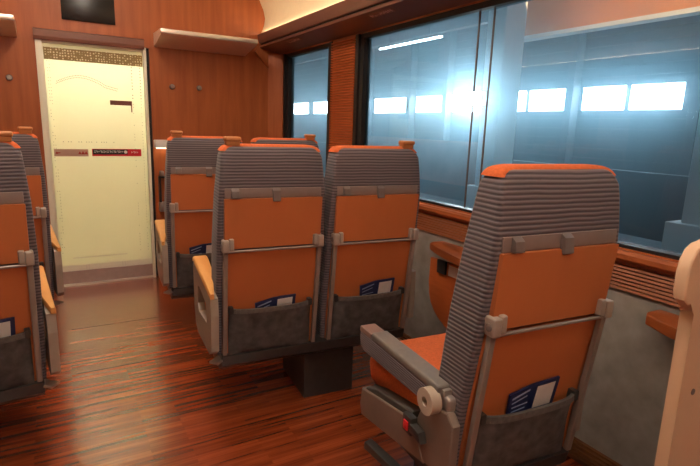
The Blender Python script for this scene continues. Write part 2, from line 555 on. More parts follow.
# ------------------------------------------------------------------ end wall: door, cover, vestibule
f = MB()
f.box(DX0 - 0.045, DX0, YE - 0.012, YE + 0.11, 0, DZ + 0.02, 0.004)
f.box(DX1 - 0.016, DX1 + 0.006, YE - 0.012, YE + 0.11, 0, DZ + 0.02, 0.003)
f.box(DX0, DX1, YE + 0.0, YE + 0.11, DZ - 0.012, DZ + 0.02, 0.003)
d = struct(f.build('door_1', M['alu']), 'frosted glass sliding door lit from behind in the end wall', 'door')
f = MB(); f.box(DX1 + 0.006, DX1 + 0.031, YE + 0.02, YE + 0.10, 0, DZ + 0.02)
f.build('door_slot', M['groove'], d, smooth=False)
f = MB(); f.box(DX0, DX1 - 0.016, YE + 0.035, YE + 0.045, 0.10, DZ - 0.012)
f.build('door_glass', M['frost'], d, smooth=False)
yg = YE + 0.035
f = MB(); f.box(DX0 + 0.004, DX1 - 0.02, yg - 0.002, yg, 1.775, 1.862)
f.build('dotted_band', M['frit'], d, smooth=False)
f = MB()   # side columns of printed dots, and a reflection built as a dotted arc
for xx in (DX0 + 0.022, DX0 + 0.036, DX1 - 0.105, DX1 - 0.042):
    z = 0.25
    while z < 1.77:
        if random.random() < (0.9 if z > 1.45 or xx > 0.6 else 0.45):
            s = 0.0032 + 0.0025 * (z > 1.5) * (xx > 0.5)
            f.cyl((xx, yg - 0.0015, z), (xx, yg, z), s, 6)
        z += 0.024
for k in range(40):
    t = k / 39
    xx = 0.06 + 0.42 * t
    zz = 1.60 + 0.055 * math.sin(PI * min(1, t * 1.25 + 0.02)) - 0.10 * max(0, t - 0.72)
    for q in range(2):
        f.cyl((xx + 0.005 * q, yg - 0.0015, zz + 0.016 * q), (xx + 0.005 * q, yg, zz + 0.016 * q), 0.0042, 6)
for k in range(24):
    xx = 0.04 + k * 0.018
    if random.random() < 0.5: f.cyl((xx, yg - 0.0015, 1.165), (xx, yg, 1.165), 0.004, 6)
f.build('print_reflection_dots', M['frit_refl_dot'], d, smooth=False)
# kick plate
f = MB()
f.box(DX0, DX1 - 0.016, YE + 0.02, YE + 0.06, 0.0, 0.118)
kp = f.build('kick_plate', M['kick'], d, smooth=False)
f = MB(); f.box(DX0, DX1 - 0.016, YE + 0.004, YE + 0.022, 0.0, 0.014)
f.build('kick_edge', M['kicktrim'], kp, smooth=False)
f = MB(); f.box(DX0, DX1 - 0.016, yg - 0.003, yg, 0.118, 0.165)
f.build('lower_band', M['alu'], d, smooth=False)
f = MB()  # pale ticks and a thin line low on the door
for xx in (0.17, 0.188, 0.445, 0.463):
    f.box(xx, xx + 0.008, yg - 0.006, yg - 0.003, 0.10, 0.165)
f.box(0.08, 0.49, yg - 0.003, yg, 0.222, 0.230)
f.build('door_ticks', M['kicktrim'], d, smooth=False)
# signs on the door
def marks(f, x0, x1, z0, z1, y, gap=0.006, wmin=0.006, wmax=0.012):
    x = x0
    while x < x1 - wmin:
        w = random.uniform(wmin, wmax)
        h = (z1 - z0)
        kind = random.randint(0, 3)
        if kind == 0:
            f.box(x, x + w, y - 0.001, y, z0, z0 + h * 0.2); f.box(x, x + w, y - 0.001, y, z1 - h * 0.2, z1); f.box(x + w * .4, x + w * .6, y - 0.001, y, z0, z1)
        elif kind == 1:
            f.box(x, x + w * .22, y - 0.001, y, z0, z1); f.box(x, x + w, y - 0.001, y, z0 + h * .4, z0 + h * .6)
        elif kind == 2:
            f.box(x, x + w, y - 0.001, y, z1 - h * .22, z1); f.box(x + w * .7, x + w, y - 0.001, y, z0, z1)
        else:
            f.box(x, x + w * .25, y - 0.001, y, z0, z1); f.box(x + w * .6, x + w * .8, y - 0.001, y, z0, z1); f.box(x, x + w * .8, y - 0.001, y, z0, z0 + h * .2)
        x += w + gap
ys = yg - 0.002
f = MB(); f.box(-0.005 + 0.012, 0.245, ys, yg, 1.052, 1.108)
s1 = f.build('sign', M['pinksign'], d, smooth=False); s1['label'] = 'faded pink sign with small red triangles on the door glass'
f = MB()
def tri(f, x, z, s, y):
    f.prism([(x - s, z - s * .8), (x + s, z - s * .8), (x, z + s)], 'y', y - 0.001, y)
tri(f, 0.185, 1.080, 0.012, ys); tri(f, 0.207, 1.080, 0.014, ys); tri(f, 0.229, 1.080, 0.012, ys)
f.box(0.02, 0.05, ys - 0.001, ys, 1.076, 1.083); tri(f, 0.026, 1.08, 0.010, ys)
f.build('sign_marks', M['darkred'], s1, smooth=False)
f = MB(); f.box(0.272, 0.640, ys, yg, 1.054, 1.112)
s2 = f.build('sign', M['redsign'], d, smooth=False); s2['label'] = 'black and red strip sign with white writing on the door glass'
f = MB(); f.box(0.277, 0.535, ys - 0.001, ys, 1.068, 1.108)
f.build('black_field', M['blacksign'], s2, smooth=False)
f = MB(); marks(f, 0.288, 0.505, 1.082, 1.098, ys - 0.001, 0.003, 0.006, 0.011); marks(f, 0.565, 0.622, 1.078, 1.094, ys, 0.004, 0.008, 0.013)
f.cyl((0.520, ys - 0.003, 1.088), (0.520, ys - 0.001, 1.088), 0.013, 16)
f.build('sign_writing', M['white'], s2, smooth=False)
f = MB(); f.box(0.425, 0.588, ys, yg, 1.462, 1.498); f.box(0.580, 0.588, ys, yg, 1.41, 1.48)
pq = f.build('plaque', M['maroon'], d, smooth=False); pq['label'] = 'small maroon plaque with a thin drop at its end'
# cover above the door
f = MB(); f.prism([(YE, 1.905), (YE - 0.028, 1.905), (YE - 0.034, 1.93), (YE - 0.030, 1.975), (YE, 1.985)], 'x', DX0 - 0.052, DX1 - 0.008)
struct(f.build('trim_3', M['veneer_dark'], smooth=False), 'reddish brown cover strip above the sliding door', 'trim')
# display
f = MB(); f.box(0.128, 0.493, YE - 0.012, YE, 2.065, 2.32, 0.004)
ds = thing('display_screen', 'unlit black display panel high on the wall above the door', 'display', (0.31, YE - 0.006, 2.19))
o = f.build('screen', M['screen'], None); o.parent = ds; o.matrix_parent_inverse = Matrix.Translation(-ds.location)
# vestibule behind the door
f = MB()
f.box(-0.55, 1.25, 5.75, 5.8, 0, 2.2)
f.box(-0.60, -0.55, YE + 0.1, 5.8, 0, 2.2)
f.box(1.25, 1.30, YE + 0.1, 5.8, 0, 2.2)
f.box(-0.6, 1.3, YE + 0.1, 5.8, 2.2, 2.25)
f.box(-0.6, 1.3, YE + 0.12, 5.8, -0.05, 0.0)
struct(f.build('wall_vestibule', M['white_wall'], smooth=False), 'white vestibule behind the frosted door', 'wall')
f = MB(); f.box(0.0, 0.69, 4.70, 4.82, 2.02, 2.05, 0.01); f.box(0.2, 0.5, 4.74, 4.78, 2.05, 2.2)
struct(f.build('vestibule_light', M['vestlamp']))

# overhead shelves on the end wall
def shelf(x0, x1, label):
    t = thing('wall_shelf', label, 'shelf', ((x0 + x1) / 2, YE, 2.0))
    inv = Matrix.Translation(-t.location)
    f = MB()
    f.prism([(YE, 1.935), (YE, 2.04), (YE - 0.31, 2.035), (YE - 0.312, 2.0), (YE - 0.295, 1.99)], 'x', x0, x1)
    o = f.build('shelf_board', M['shelfunder'], t); o.matrix_parent_inverse = inv
    f = MB(); f.box(x0 - 0.003, x1 + 0.003, YE - 0.326, YE - 0.308, 2.002, 2.036, 0.005)
    o = f.build('shelf_edge', M['shelfedge'], t); o.matrix_parent_inverse = inv
    return t
shelf(0.772, 1.535, 'pinkish shelf with a bright metal front edge, in the corner right of the door')
lsh = shelf(2 * XC - 1.535, -0.163, 'pinkish shelf with a bright metal front edge, cut off left of the door')
lsh.location.z -= 0.03
# round coat buttons
def hook(x, z, label):
    t = thing('coat_hook', label, 'hook', (x, YE, z), 0, 'round coat hooks on the end wall')
    f = MB(); f.cyl((0, 0, 0), (0, -0.008, 0), 0.022, 20); f.build('hook_base', M['hook'], t)
    f = MB(); f.cyl((0, -0.008, 0), (0, -0.022, 0), 0.012, 16); f.cyl((0, -0.022, 0), (0, -0.028, 0), 0.019, 20, 0.015); f.build('hook_knob', M['silver'], t)
hook(0.902, 1.632, 'grey coat hook under the right shelf, the one closer to the door')
hook(1.125, 1.636, 'grey coat hook under the right shelf, the one closer to the window corner')
hook(-0.235, 1.62, 'grey coat hook on the wall left of the glass door')
# wall ledge with washer light beneath, and bracket, right of the door
t = thing('wall_lamp', 'small white ledge lamp glowing down the wall right of the door', 'lamp', (0.81, YE, 1.16))
f = MB(); f.box(-0.075, 0.13, -0.09, 0.0, -0.03, 0.035, 0.008); f.build('lamp_housing', M['white'], t)
f = MB(); f.box(-0.06, 0.11, -0.075, -0.02, -0.036, -0.0295); f.build('lamp_diffuser', emit('ledge lamp', (1, 0.8, 0.55), 3.0), t, smooth=False)
t = thing('wall_bracket', 'dark metal fold-out frame with silver ends on wall behind the farthest right seats', 'bracket', (0.80, YE, 0.76))
f = MB(); f.box(-0.04, -0.025, -0.05, 0, -0.11, 0.13); f.box(-0.04, 0.14, -0.05, 0, 0.115, 0.13); f.build('bracket_frame', M['blackmetal'], t, smooth=False)
f = MB(); f.box(-0.045, 0.02, -0.07, 0, -0.17, -0.09, 0.008); f.build('bracket_foot', M['silver'], t)
f = MB(); f.box(-0.03, 0.0, -0.06, 0, 0.13, 0.175, 0.006); f.build('bracket_catch', M['silver'], t)
# diagonal brace strip from the shelf end to the corner post
f = MB(); f.bar((1.63, YE - 0.012, 1.985), (1.75, YE - 0.012, 1.855), 0.02, 0.02)
struct(f.build('trim_4', M['veneer'], smooth=False), 'short slanting brown strip in the corner under the shelf', 'trim')

# ------------------------------------------------------------------ seats (local: x across, y forward, z up, origin on floor under the rear face)
REAR = [(1.30, 0.030), (1.26, 0.022), (1.20, 0.008), (1.10, 0.0), (1.04, 0.0), (0.84, 0.024), (0.72, 0.044), (0.60, 0.066), (0.45, 0.085), (0.30, 0.095)]
FRONT = [(1.30, 0.085), (1.26, 0.098), (1.10, 0.122), (0.87, 0.158), (0.53, 0.203), (0.30, 0.245)]
def yr(z): return lerp_tab(REAR, z)
def yf(z): return lerp_tab(FRONT, z)

def shell_width(z):
    w = lerp_tab([(1.30, 0.210), (1.20, 0.220), (1.05, 0.232), (0.85, 0.239), (0.5, 0.239), (0.30, 0.230)], z)
    return w

def seat_shell(u, top=1.268, z0=0.333, inset=0.0):
    f = MB(); rings = []
    zs = [z0 + (top - 0.05 - z0) * i / 22 for i in range(23)]
    for z in zs:
        a, b = yr(z), yf(z)
        rings.append(rrect(u, (a + b) / 2, shell_width(z) - inset, (b - a) / 2, 0.014, z))
    for k in range(1, 7):       # rounded top
        t = R(90 * k / 6)
        z = top - 0.05 + 0.044 * math.sin(t)
        a, b = yr(z), yf(z)
        s = 0.046 * (1 - math.cos(t))
        s2 = 0.030 * (1 - math.cos(t))
        rings.append(rrect(u, (a + b) / 2, shell_width(top - 0.05) - inset - s, (b - a) / 2 - s2 * 0.6, 0.022, z))
    f.loft(rings)
    return f

def seat_front(u):
    """orange cover: front of the back, wrapping over the top"""
    f = MB(); rings = []
    zs = [0.42 + (1.225 - 0.42) * i / 16 for i in range(17)]
    for z in zs:
        b = yf(z)
        rings.append(rrect(u, b + 0.001, shell_width(z) - 0.030, 0.024, 0.018, z))
    # over the top: the section grows backwards and follows the shoulder curve of the shell
    w0 = shell_width(1.218)
    for k, t in enumerate((24, 32, 45, 60, 74, 84, 92)):
        t = R(min(t, 90))
        z = 1.218 + 0.0445 * math.sin(t) + (0.0045 if k < 6 else 0.0065)
        ins = 0.046 * (1 - math.cos(t)) - (0.0035 if k < 6 else -0.012)
        y0 = yr(z) + 0.004 + 0.018 * (1 - math.cos(t))
        y1 = yf(z) + 0.003 - (0.0 if k < 4 else 0.006)
        if k == 0:
            rings.append(rrect(u, yf(z) + 0.001, shell_width(z) - 0.030, 0.024, 0.018, z - 0.001))
            rings.append(rrect(u, yf(z) - 0.010, w0 - ins - 0.012, 0.013, 0.010, z - 0.0005))
        rings.append(rrect(u, (y0 + y1) / 2, w0 - ins, (y1 - y0) / 2, 0.016, z))
    f.loft(rings)
    return f

def booklet(loc, rz, label):
    t = thing('brochure', label, 'brochure', loc, rz, 'brochures in the seat pockets')
    f = MB()
    f.prism([(-0.088, -0.06), (0.088, -0.06), (0.092, 0.062), (-0.010, 0.056), (-0.095, 0.036)], 'y', -0.0035, 0.0035)
    f.build('card', M['navy'], t, smooth=False)
    f = MB()
    f.prism([(0.004, -0.03), (0.074, -0.028), (0.077, 0.050), (0.007, 0.046)], 'y', -0.0043, -0.0035)
    f.build('code_patch', M['paper'], t, smooth=False)
    f = MB()
    for k in range(4):
        z = 0.036 - 0.015 * k
        x0 = -0.084 + 0.002 * k
        x1 = -0.022 - 0.006 * (k % 2)
        s = 0.35 if k < 2 else 0.15
        h = 0.006 if k == 0 else 0.0035
        z_l = z - 0.020
        f.prism([(x0, z_l), (x1, z_l + (x1 - x0) * s), (x1, z_l + (x1 - x0) * s + h), (x0, z_l + h)], 'y', -0.0043, -0.0035)
    f.build('card_lines', M['paleink'], t, smooth=False)
    return t

def seat_back(root, u, handle=0, tidy=True):
    """one backrest with everything that rides on it; u = seat centre, handle = side of the shoulder grip"""
    br = seat_shell(u).build('backrest', M['fabric'], root, angle=60)
    seat_front(u).build('seat_cover', M['orange'], br, angle=60)
    # strip above the tray
    f = MB(); f.box(u - 0.209, u + 0.209, -0.004, 0.03, 1.052, 1.092, 0.003)
    f.build('trim_strip', M['strip'], br)
    for hx, w in ((-0.168, 0.016), (0.004, 0.017)):
        f = MB(); f.prism([(-0.006, 1.094), (-0.022, 1.082), (-0.026, 1.040 if hx > -0.1 else 1.055), (-0.018, 1.036 if hx > -0.1 else 1.052), (-0.006, 1.052)], 'x', u + hx - w, u + hx + w, 0.003)
        f.build('tray_latch' if hx > -0.1 else 'coat_hook', M['hook'], br)
    # tray and lower panel
    f = MB(); f.prism([(-0.014, 1.050), (0.014, 1.050), (0.036, 0.838), (0.006, 0.838)], 'x', u - 0.212, u + 0.212, 0.004)
    tr = f.build('tray_table', M['tray'], br)
    f = MB()
    zs = [0.825, 0.72, 0.60, 0.45, 0.342]
    rings = []
    for z in zs[::-1]:
        y = yr(z)
        rings.append([(u - 0.214, y - 0.010, z), (u + 0.214, y - 0.010, z), (u + 0.214, y + 0.02, z), (u - 0.214, y + 0.02, z)])
    f.loft(rings)
    f.build('lower_panel', M['lowpanel'], br, smooth=False)
    # tray arms with pivot blocks and tie bar
    for s in (-1, 1):
        f = MB()
        f.bar((u + s * 0.208, 0.004, 0.845), (u + s * 0.207, 0.064, 0.345), 0.020, 0.018, 0.004)
        ar = f.build('tray_arm', M['armgrey'], br)
        f = MB()
        f.box(u + s * 0.209 - 0.014, u + s * 0.209 + 0.014, -0.018, 0.024, 0.826, 0.880, 0.007, 3)
        f.box(u + s * 0.185 - 0.010, u + s * 0.185 + 0.010, -0.014, 0.020, 0.834, 0.884, 0.005, 3)
        f.build('pivot_block', M['pivot'], ar)
        f = MB(); f.cyl((u + s * 0.222, 0.002, 0.852), (u + s * 0.226, 0.002, 0.852), 0.011, 16)
        f.build('pivot_cap', M['hook'], ar)
    f = MB(); f.cyl((u - 0.20, -0.004, 0.829), (u + 0.20, -0.004, 0.829), 0.0055, 12)
    f.build('tie_bar', M['silver'], br)
    # pocket
    f = MB()
    nu, nz = 24, 9
    def pk(i, j, th):
        a = -1 + 2 * i / nu; b = j / nz
        z = 0.337 + 0.217 * b - 0.005 * (1 - a * a) * b
        prof = (1 - abs(a) ** 5)
        bulge = 0.012 + 0.030 * b ** 0.8 * prof + 0.006 * prof * math.sin(b * PI)
        wr = 0.005 * math.sin(9 * a + 4 * b + 3 * u) * math.sin(PI * b) + 0.0045 * math.sin(17 * a - 7 * b) * math.sin(PI * b) * b
        return (u + 0.190 * a, yr(z) - 0.010 - bulge - wr + th, z)
    g0 = [[f.bm.verts.new(pk(i, j, 0)) for j in range(nz + 1)] for i in range(nu + 1)]
    g1 = [[f.bm.verts.new(pk(i, j, 0.004)) for j in range(nz + 1)] for i in range(nu + 1)]
    for i in range(nu):
        for j in range(nz):
            f.bm.faces.new([g0[i][j], g0[i + 1][j], g0[i + 1][j + 1], g0[i][j + 1]])
            f.bm.faces.new([g1[i][j], g1[i][j + 1], g1[i + 1][j + 1], g1[i + 1][j]])
        f.bm.faces.new([g0[i][nz], g0[i + 1][nz], g1[i + 1][nz], g1[i][nz]])
        f.bm.faces.new([g0[i][0], g1[i][0], g1[i + 1][0], g0[i + 1][0]])
    for i in (0, nu):
        for j in range(nz):
            f.bm.faces.new([g0[i][j], g0[i][j + 1], g1[i][j + 1], g1[i][j]])
    po = f.build('seat_pocket', M['pocket'], br, angle=70)
    f = MB()
    for i in range(nu):
        p, q = Vector(pk(i, nz, 0.002)), Vector(pk(i + 1, nz, 0.002))
        f.bar(p, q, 0.011, 0.020)
    f.build('pocket_hem', M['pocketrim'], br, smooth=False) if False else f.build('pocket_hem', M['pocketrim'], br, smooth=False)
    for s in (-1, 1):
        f = MB()
        f.box(u + s * 0.181 - 0.010, u + s * 0.181 + 0.010, yr(0.56) - 0.038, yr(0.56), 0.540, 0.572, 0.004)
        f.build('pocket_stud', M['blackmetal'], br)
    if handle:
        hx = u + handle * 0.165
        f = MB()
        f.box(hx - 0.028, hx + 0.028, 0.030, 0.070, 1.262, 1.282, 0.004)
        f.box(hx - 0.033, hx + 0.033, 0.024, 0.074, 1.278, 1.297, 0.008, 3)
        f.build('grip', M['gripwood'], br)
    return br

def cushion(root, u):
    f = MB(); rings = []
    for z, i in ((0.378, 0.016), (0.40, 0.0), (0.46, -0.006), (0.50, 0.0), (0.522, 0.014), (0.530, 0.045)):
        rings.append(rrect(u, 0.43, 0.222 - i, 0.245 - i, 0.055, z))
    f.loft(rings)
    f.build('seat_cushion', M['orange'], root, angle=60)

def underframe(root, u0, u1):
    f = MB()
    f.prism([(0.060, 0.337), (0.07, 0.29), (0.13, 0.25), (0.56, 0.25), (0.62, 0.38), (0.30, 0.38)], 'x', u0, u1, 0.01)
    return f.build('underframe', M['blackmetal'], root)

def pair(x, y, rz, s, label):
    """two seats on one pedestal; s = +1: the aisle is on the -x side"""
    root = thing('double_seat', label, 'train seat', (x, y, 0), rz, 'double train seats')
    for u in (-0.247, 0.247):
        aisle = (u * s < 0)
        seat_back(root, u, handle=(-1 if u < 0 else 1))
        cushion(root, u)
    un = underframe(root, -0.47, 0.47)
    f = MB(); f.box(-0.045, 0.225, 0.155, 0.50, 0.0, 0.26, 0.006)
    f.build('pedestal', M['blackmetal'], root)
    # turning pedal near the aisle
    f = MB()
    f.bar((-s * 0.44, 0.12, 0.318), (-s * 0.505, 0.055, 0.318), 0.045, 0.012, 0.003)
    f.build('turning_pedal', M['silver'], root)
    # aisle console armrest
    ox = -s * 0.522; ix = -s * 0.490
    f = MB()
    out = [(-0.005, 0.40), (0.05, 0.365), (0.36, 0.345), (0.43, 0.37), (0.465, 0.45), (0.475, 0.60), (0.47, 0.672), (0.25, 0.655), (0.0, 0.632), (-0.012, 0.56)]
    hole = [(0.10, 0.49), (0.32, 0.47), (0.35, 0.50), (0.34, 0.585), (0.30, 0.60), (0.12, 0.575)]
    a0, a1 = sorted((ox, ix))
    bm = f.bm
    lay = []
    for a in (a0, a1):
        lay.append(([bm.verts.new((a, p[0], p[1])) for p in out], [bm.verts.new((a, p[0], p[1])) for p in hole]))
    for (O, H) in lay:
        eo = [bm.edges.new((O[i], O[(i + 1) % len(O)])) for i in range(len(O))]
        eh = [bm.edges.new((H[i], H[(i + 1) % len(H)])) for i in range(len(H))]
        bmesh.ops.triangle_fill(bm, use_beauty=True, edges=eo + eh)
    for k in (0, 1):
        A, B = lay[0][k], lay[1][k]
        for i in range(len(A)):
            j = (i + 1) % len(A)
            bm.faces.new([A[i], A[j], B[j], B[i]])
    ap = f.build('armrest_panel', M['beige'], root, smooth=False)
    f = MB()
    # wooden top: wide at the front, narrowing to the rear
    rings = []
    for yy, z, w in ((-0.01, 0.634, 0.008), (0.10, 0.644, 0.017), (0.27, 0.660, 0.030), (0.42, 0.676, 0.034), (0.47, 0.680, 0.034), (0.488, 0.672, 0.030)):
        cx = ox + s * (w - 0.001)
        rings.append([(cx - w, yy, z), (cx + w, yy, z), (cx + w * 1.0, yy, z + 0.016), (cx + w * .8, yy, z + 0.022), (cx - w * .8, yy, z + 0.022), (cx - w, yy, z + 0.016)])
    f.loft(rings)
    f.build('armrest_top', M['tanwood'], ap, angle=50)
    # middle armrest, folded between the backs
    f = MB(); f.box(-0.024, 0.024, 0.10, 0.56, 0.56, 0.63, 0.012, 3)
    f.build('middle_armrest', M['armfabric'], root)
    # window side armrest
    f = MB(); f.box(*sorted((s * 0.498, s * 0.535)), 0.08, 0.50, 0.38, 0.64, 0.012, 3)
    f.build('window_armrest', M['beige'], root)
    return root

PB = (1.04, 1.97); A5 = R(5)
pair(*PB, -A5, 1, 'pair of grey backed train seats in the middle of the picture, dark pedestal below')
PA = (1.035, 3.02)
pair(*PA, -A5, 1, 'farthest pair of train seats by the corner window, seen over the middle pair')
QB = (-0.555, 2.055)
pair(*QB, A5, -1, 'pair of train seats cut off at the left edge, nearer to the camera')
QA = (-0.522, 3.075)
pair(*QA, A5, -1, 'pair of train seats at the left edge just before the glass door')

# single seat
PC = (1.172, 0.868)
root = thing('single_seat', 'lone train seat beside the long window with its side armrest bare', 'train seat', (*PC, 0), -A5)
seat_back(root, 0.0, 0)
cushion(root, 0.0)
underframe(root, -0.22, 0.22)
f = MB(); f.box(-0.09, 0.10, 0.17, 0.50, 0.0, 0.26, 0.006); f.build('pedestal', M['blackmetal'], root)
# folding armrest: ribbed sides, grey pad on top
AX0, AX1 = -0.276, -0.214
f = MB()
f.prism([(0.155, 0.545), (0.60, 0.535), (0.632, 0.548), (0.640, 0.580), (0.632, 0.612), (0.18, 0.612), (0.150, 0.59)], 'x', AX0, AX1, 0.006)
ar = f.build('armrest', M['armfabric'], root)
f = MB(); f.box(AX0 - 0.002, AX1 + 0.002, 0.125, 0.545, 0.602, 0.632, 0.010, 3); f.build('armrest_pad', M['greypad'], ar)
f = MB(); f.box(AX0 - 0.001, AX1 + 0.001, 0.549, 0.638, 0.600, 0.624, 0.006, 2); f.build('armrest_inlay', M['mauvepad'], ar)
f = MB(); f.ring((AX0 - 0.012, 0.150, 0.578), 'x', 0.040, 0.014, 0.034); f.cyl((AX0 + 0.004, 0.150, 0.578), (AX0 - 0.012, 0.150, 0.578), 0.015, 16)
f.build('pivot_disc', M['champagne'], root, angle=40)
f = MB()
f.box(AX0 + 0.012, AX0 + 0.048, 0.09, 0.145, 0.560, 0.606, 0.012, 3); f.box(AX0 + 0.01, AX0 + 0.05, 0.112, 0.150, 0.60, 0.622, 0.004)
f.build('pivot_arm', M['silver'], root)
# side frame: upright panel, and long low panel with a black padded top
f = MB()
f.prism([(0.06, 0.36), (0.255, 0.34), (0.235, 0.47), (0.20, 0.545), (0.085, 0.568), (0.055, 0.54)], 'x', AX0 + 0.004, AX0 + 0.034, 0.008, 3)
sp = f.build('side_panel', M['taupe'], root)
f = MB()
f.prism([(0.18, 0.345), (0.60, 0.275), (0.615, 0.32), (0.605, 0.385), (0.24, 0.455)], 'x', AX0, AX0 + 0.045, 0.008, 3)
f.build('side_rail', M['taupe'], root)
f = MB(); f.prism([(0.25, 0.44), (0.59, 0.375), (0.585, 0.395), (0.50, 0.425), (0.26, 0.475)], 'x', AX0 + 0.008, AX1 + 0.008, 0.008, 3)
f.build('side_pad', M['darkpad'], root)
f = MB(); f.box(AX0 - 0.022, AX0 + 0.004, 0.225, 0.275, 0.415, 0.475, 0.006)
f.prism([(0.165, 0.425), (0.23, 0.43), (0.23, 0.46), (0.18, 0.455)], 'x', AX0 - 0.024, AX0 + 0.002, 0.005)
bt = f.build('recline_housing', M['blackmetal'], root)
f = MB(); f.box(AX0 - 0.026, AX0 - 0.018, 0.238, 0.262, 0.428, 0.458, 0.002); f.build('recline_button', M['redplastic'], bt)
f = MB(); f.bar((AX0 - 0.02, 0.50, 0.22), (AX0 + 0.03, 0.25, 0.20), 0.035, 0.03, 0.005); f.build('foot_pedal', M['blackmetal'], root)
# window side armrest
f = MB(); f.box(0.245, 0.285, 0.08, 0.50, 0.38, 0.64, 0.012, 3); f.build('window_armrest', M['beige'], root)

# brochures in the pockets
def put_book(P, rz, u, label, du=0.0, z=0.605, tilt=0.0):
    loc = Vector((u + du, yr(0.56) - 0.020, z))
    loc.rotate(Matrix.Rotation(rz, 3, 'Z'))
    b = booklet((P[0] + loc.x, P[1] + loc.y, z), rz, label)
    b.rotation_euler = (R(9), R(tilt), rz)
put_book(PB, -A5, -0.247, 'blue brochure in the pocket of the middle pair, aisle seat', 0.02, 0.540, 0)
put_book(PB, -A5, 0.247, 'blue brochure in the pocket of the middle pair, window seat', 0.042, 0.566, 0)
put_book(PA, -A5, -0.247, 'blue brochure behind the farthest right pair, half hidden', -0.02, 0.560, 0)
put_book(QB, A5, 0.247, 'blue brochure at the left edge of the photo in a seat pocket', 0.055, 0.566, 0)
put_book(PC, -A5, 0.0, 'blue brochure in the pocket of the lone near seat', 0.012, 0.572, 0)

# ------------------------------------------------------------------ window tables
def wall_table(y0, y1, leaf, label):
    t = thing('window_table', label, 'table', (XR, y0, 0.72))
    inv = Matrix.Translation(-t.location)
    pts = []
    n = 12
    pts.append((XR - 0.001, y0)); pts.append((XR - 0.075, y0 + 0.004)); pts.append((XR - 0.105, y0 - 0.012))
    for k in range(1, n + 1):
        a = k / n
        pts.append((XR - 0.118 - 0.115 * math.sin(a * PI / 2), y0 - 0.03 - (y0 - 0.03 - y1) * a))
    pts.append((XR - 0.001, y1))
    f = MB(); f.prism(pts, 'z', 0.704, 0.742, 0.007, 3)
    o = f.build('table_top', M['sillwood'], t); o.matrix_parent_inverse = inv
    f = MB(); f.box(XR - 0.045, XR, y0 - 0.40, y0 - 0.30, 0.655, 0.706, 0.005)
    o = f.build('table_bracket', M['blackmetal'], t); o.matrix_parent_inverse = inv
    if leaf:
        f = MB()
        c = (y0 + y1) / 2; hw = (y0 - y1) / 2 - 0.0
        pts = [(c + hw, 0.655), (c + hw, 0.52)]
        for k in range(1, 16):
            a = PI * k / 16
            pts.append((c + hw * math.cos(a), 0.52 - 0.25 * math.sin(a) ** 0.75))
        pts += [(c - hw, 0.52), (c - hw, 0.655)]
        f.prism(pts, 'x', XR - 0.085, XR - 0.058, 0.006, 2)
        f.box(XR - 0.058, XR, c - 0.1, c + 0.1, 0.45, 0.5)
        o = f.build('folded_leaf', M['slat'], t); o.matrix_parent_inverse = inv
        f = MB(); f.box(XR - 0.088, XR - 0.085, 1.80, 1.99, 0.592, 0.648)
        o = f.build('label_card', M['cardbrown'], t, smooth=False); o.matrix_parent_inverse = inv
        f = MB(); f.box(XR - 0.10, XR - 0.085, 2.005, 2.075, 0.59, 0.665, 0.006)
        o = f.build('leaf_catch', M['blackmetal'], t); o.matrix_parent_inverse = inv
wall_table(2.15, 1.45, True, 'orange window table with a folded round leaf, between middle and near seats')
wall_table(0.945, 0.35, False, 'orange window table ledge low under the window, partly behind apricot partition')

# partition at the right edge
py = 0.56
pts = []
base = [(1.215, 0.0), (1.242, 0.955)]
prof = [(1.235, 0.0), (1.235, 0.955), (1.226, 0.965), (1.200, 0.977), (1.180, 0.992), (1.174, 1.015), (1.174, 1.060), (1.180, 1.086), (1.196, 1.108), (1.218, 1.120), (1.26, 1.124), (XR - 0.002, 1.124), (XR - 0.002, 0.0)]
f = MB(); f.prism([(x + 0.03, z) for x, z in prof[:-2]] + prof[-2:], 'y', py, py + 0.03, 0.008, 3)
t = thing('partition', 'apricot moulded partition panel with rounded overhanging top at the right edge', 'partition', (1.5, py, 0))
o = f.build('panel', M['partition'], t); o.matrix_parent_inverse = Matrix.Translation(-t.location)
f = MB(); f.cyl((1.32, py - 0.002, 0.742), (1.32, py + 0.004, 0.742), 0.008, 20)
o = f.build('screw', M['hook'], t); o.matrix_parent_inverse = Matrix.Translation(-t.location)

# ------------------------------------------------------------------ ceiling lamps of the carriage
for k, yy in enumerate((-1.9, -0.6, 0.7, 2.0, 3.3)):
    f = MB(); f.box(XC - 0.11, XC + 0.11, yy - 0.42, yy + 0.42, 2.835, 2.862, 0.008)
    o = f.build('ceiling_lamp', M['lamp'])
    tag(o, 'long flush lamp on the ceiling above the aisle, ' + ['rearmost', 'second from the rear', 'above the camera', 'third from the door', 'second from the door'][k], 'lamp', 'aisle ceiling lamps')

# ------------------------------------------------------------------ the station hall outside the right windows
XW = 13.0
sc = XW / 12.0
f = MB(); f.box(2.15, XW, -8, 42, -1.15, -1.05)
struct(f.build('ground', M['ballast'], smooth=False), 'dark track bed outside the windows', 'ground')
f = MB(); f.box(5.2, 8.2, -8, 42, -1.05, -0.25); f.box(5.2, 5.5, -8, 42, -0.25, -0.22)
struct(f.build('platform', M['platform'], smooth=False), 'pale concrete platform across the first track', 'platform')
f = MB(); f.box(8.9, 9.1, -8, 42, -1.05, 0.75)
struct(f.build('parapet_wall', M['hall'], smooth=False), 'low wall beyond the platform', 'wall')
f = MB(); f.box(8.86, 8.90, 9.0, 16.0, 0.0, 1.1)
struct(f.build('hoarding_wall', M['rust'], smooth=False), 'faded red hoarding beyond the platform', 'wall')
for xx in (3.0, 4.2):
    f = MB(); f.box(xx - 0.04, xx + 0.04, -8, 42, -1.05, -0.90)
    struct(f.build('rail_line', M['column'], smooth=False), 'steel rail on the track bed', 'rail')
f = MB(); f.box(XW, XW + 0.2, -8, 42, -1, 8)
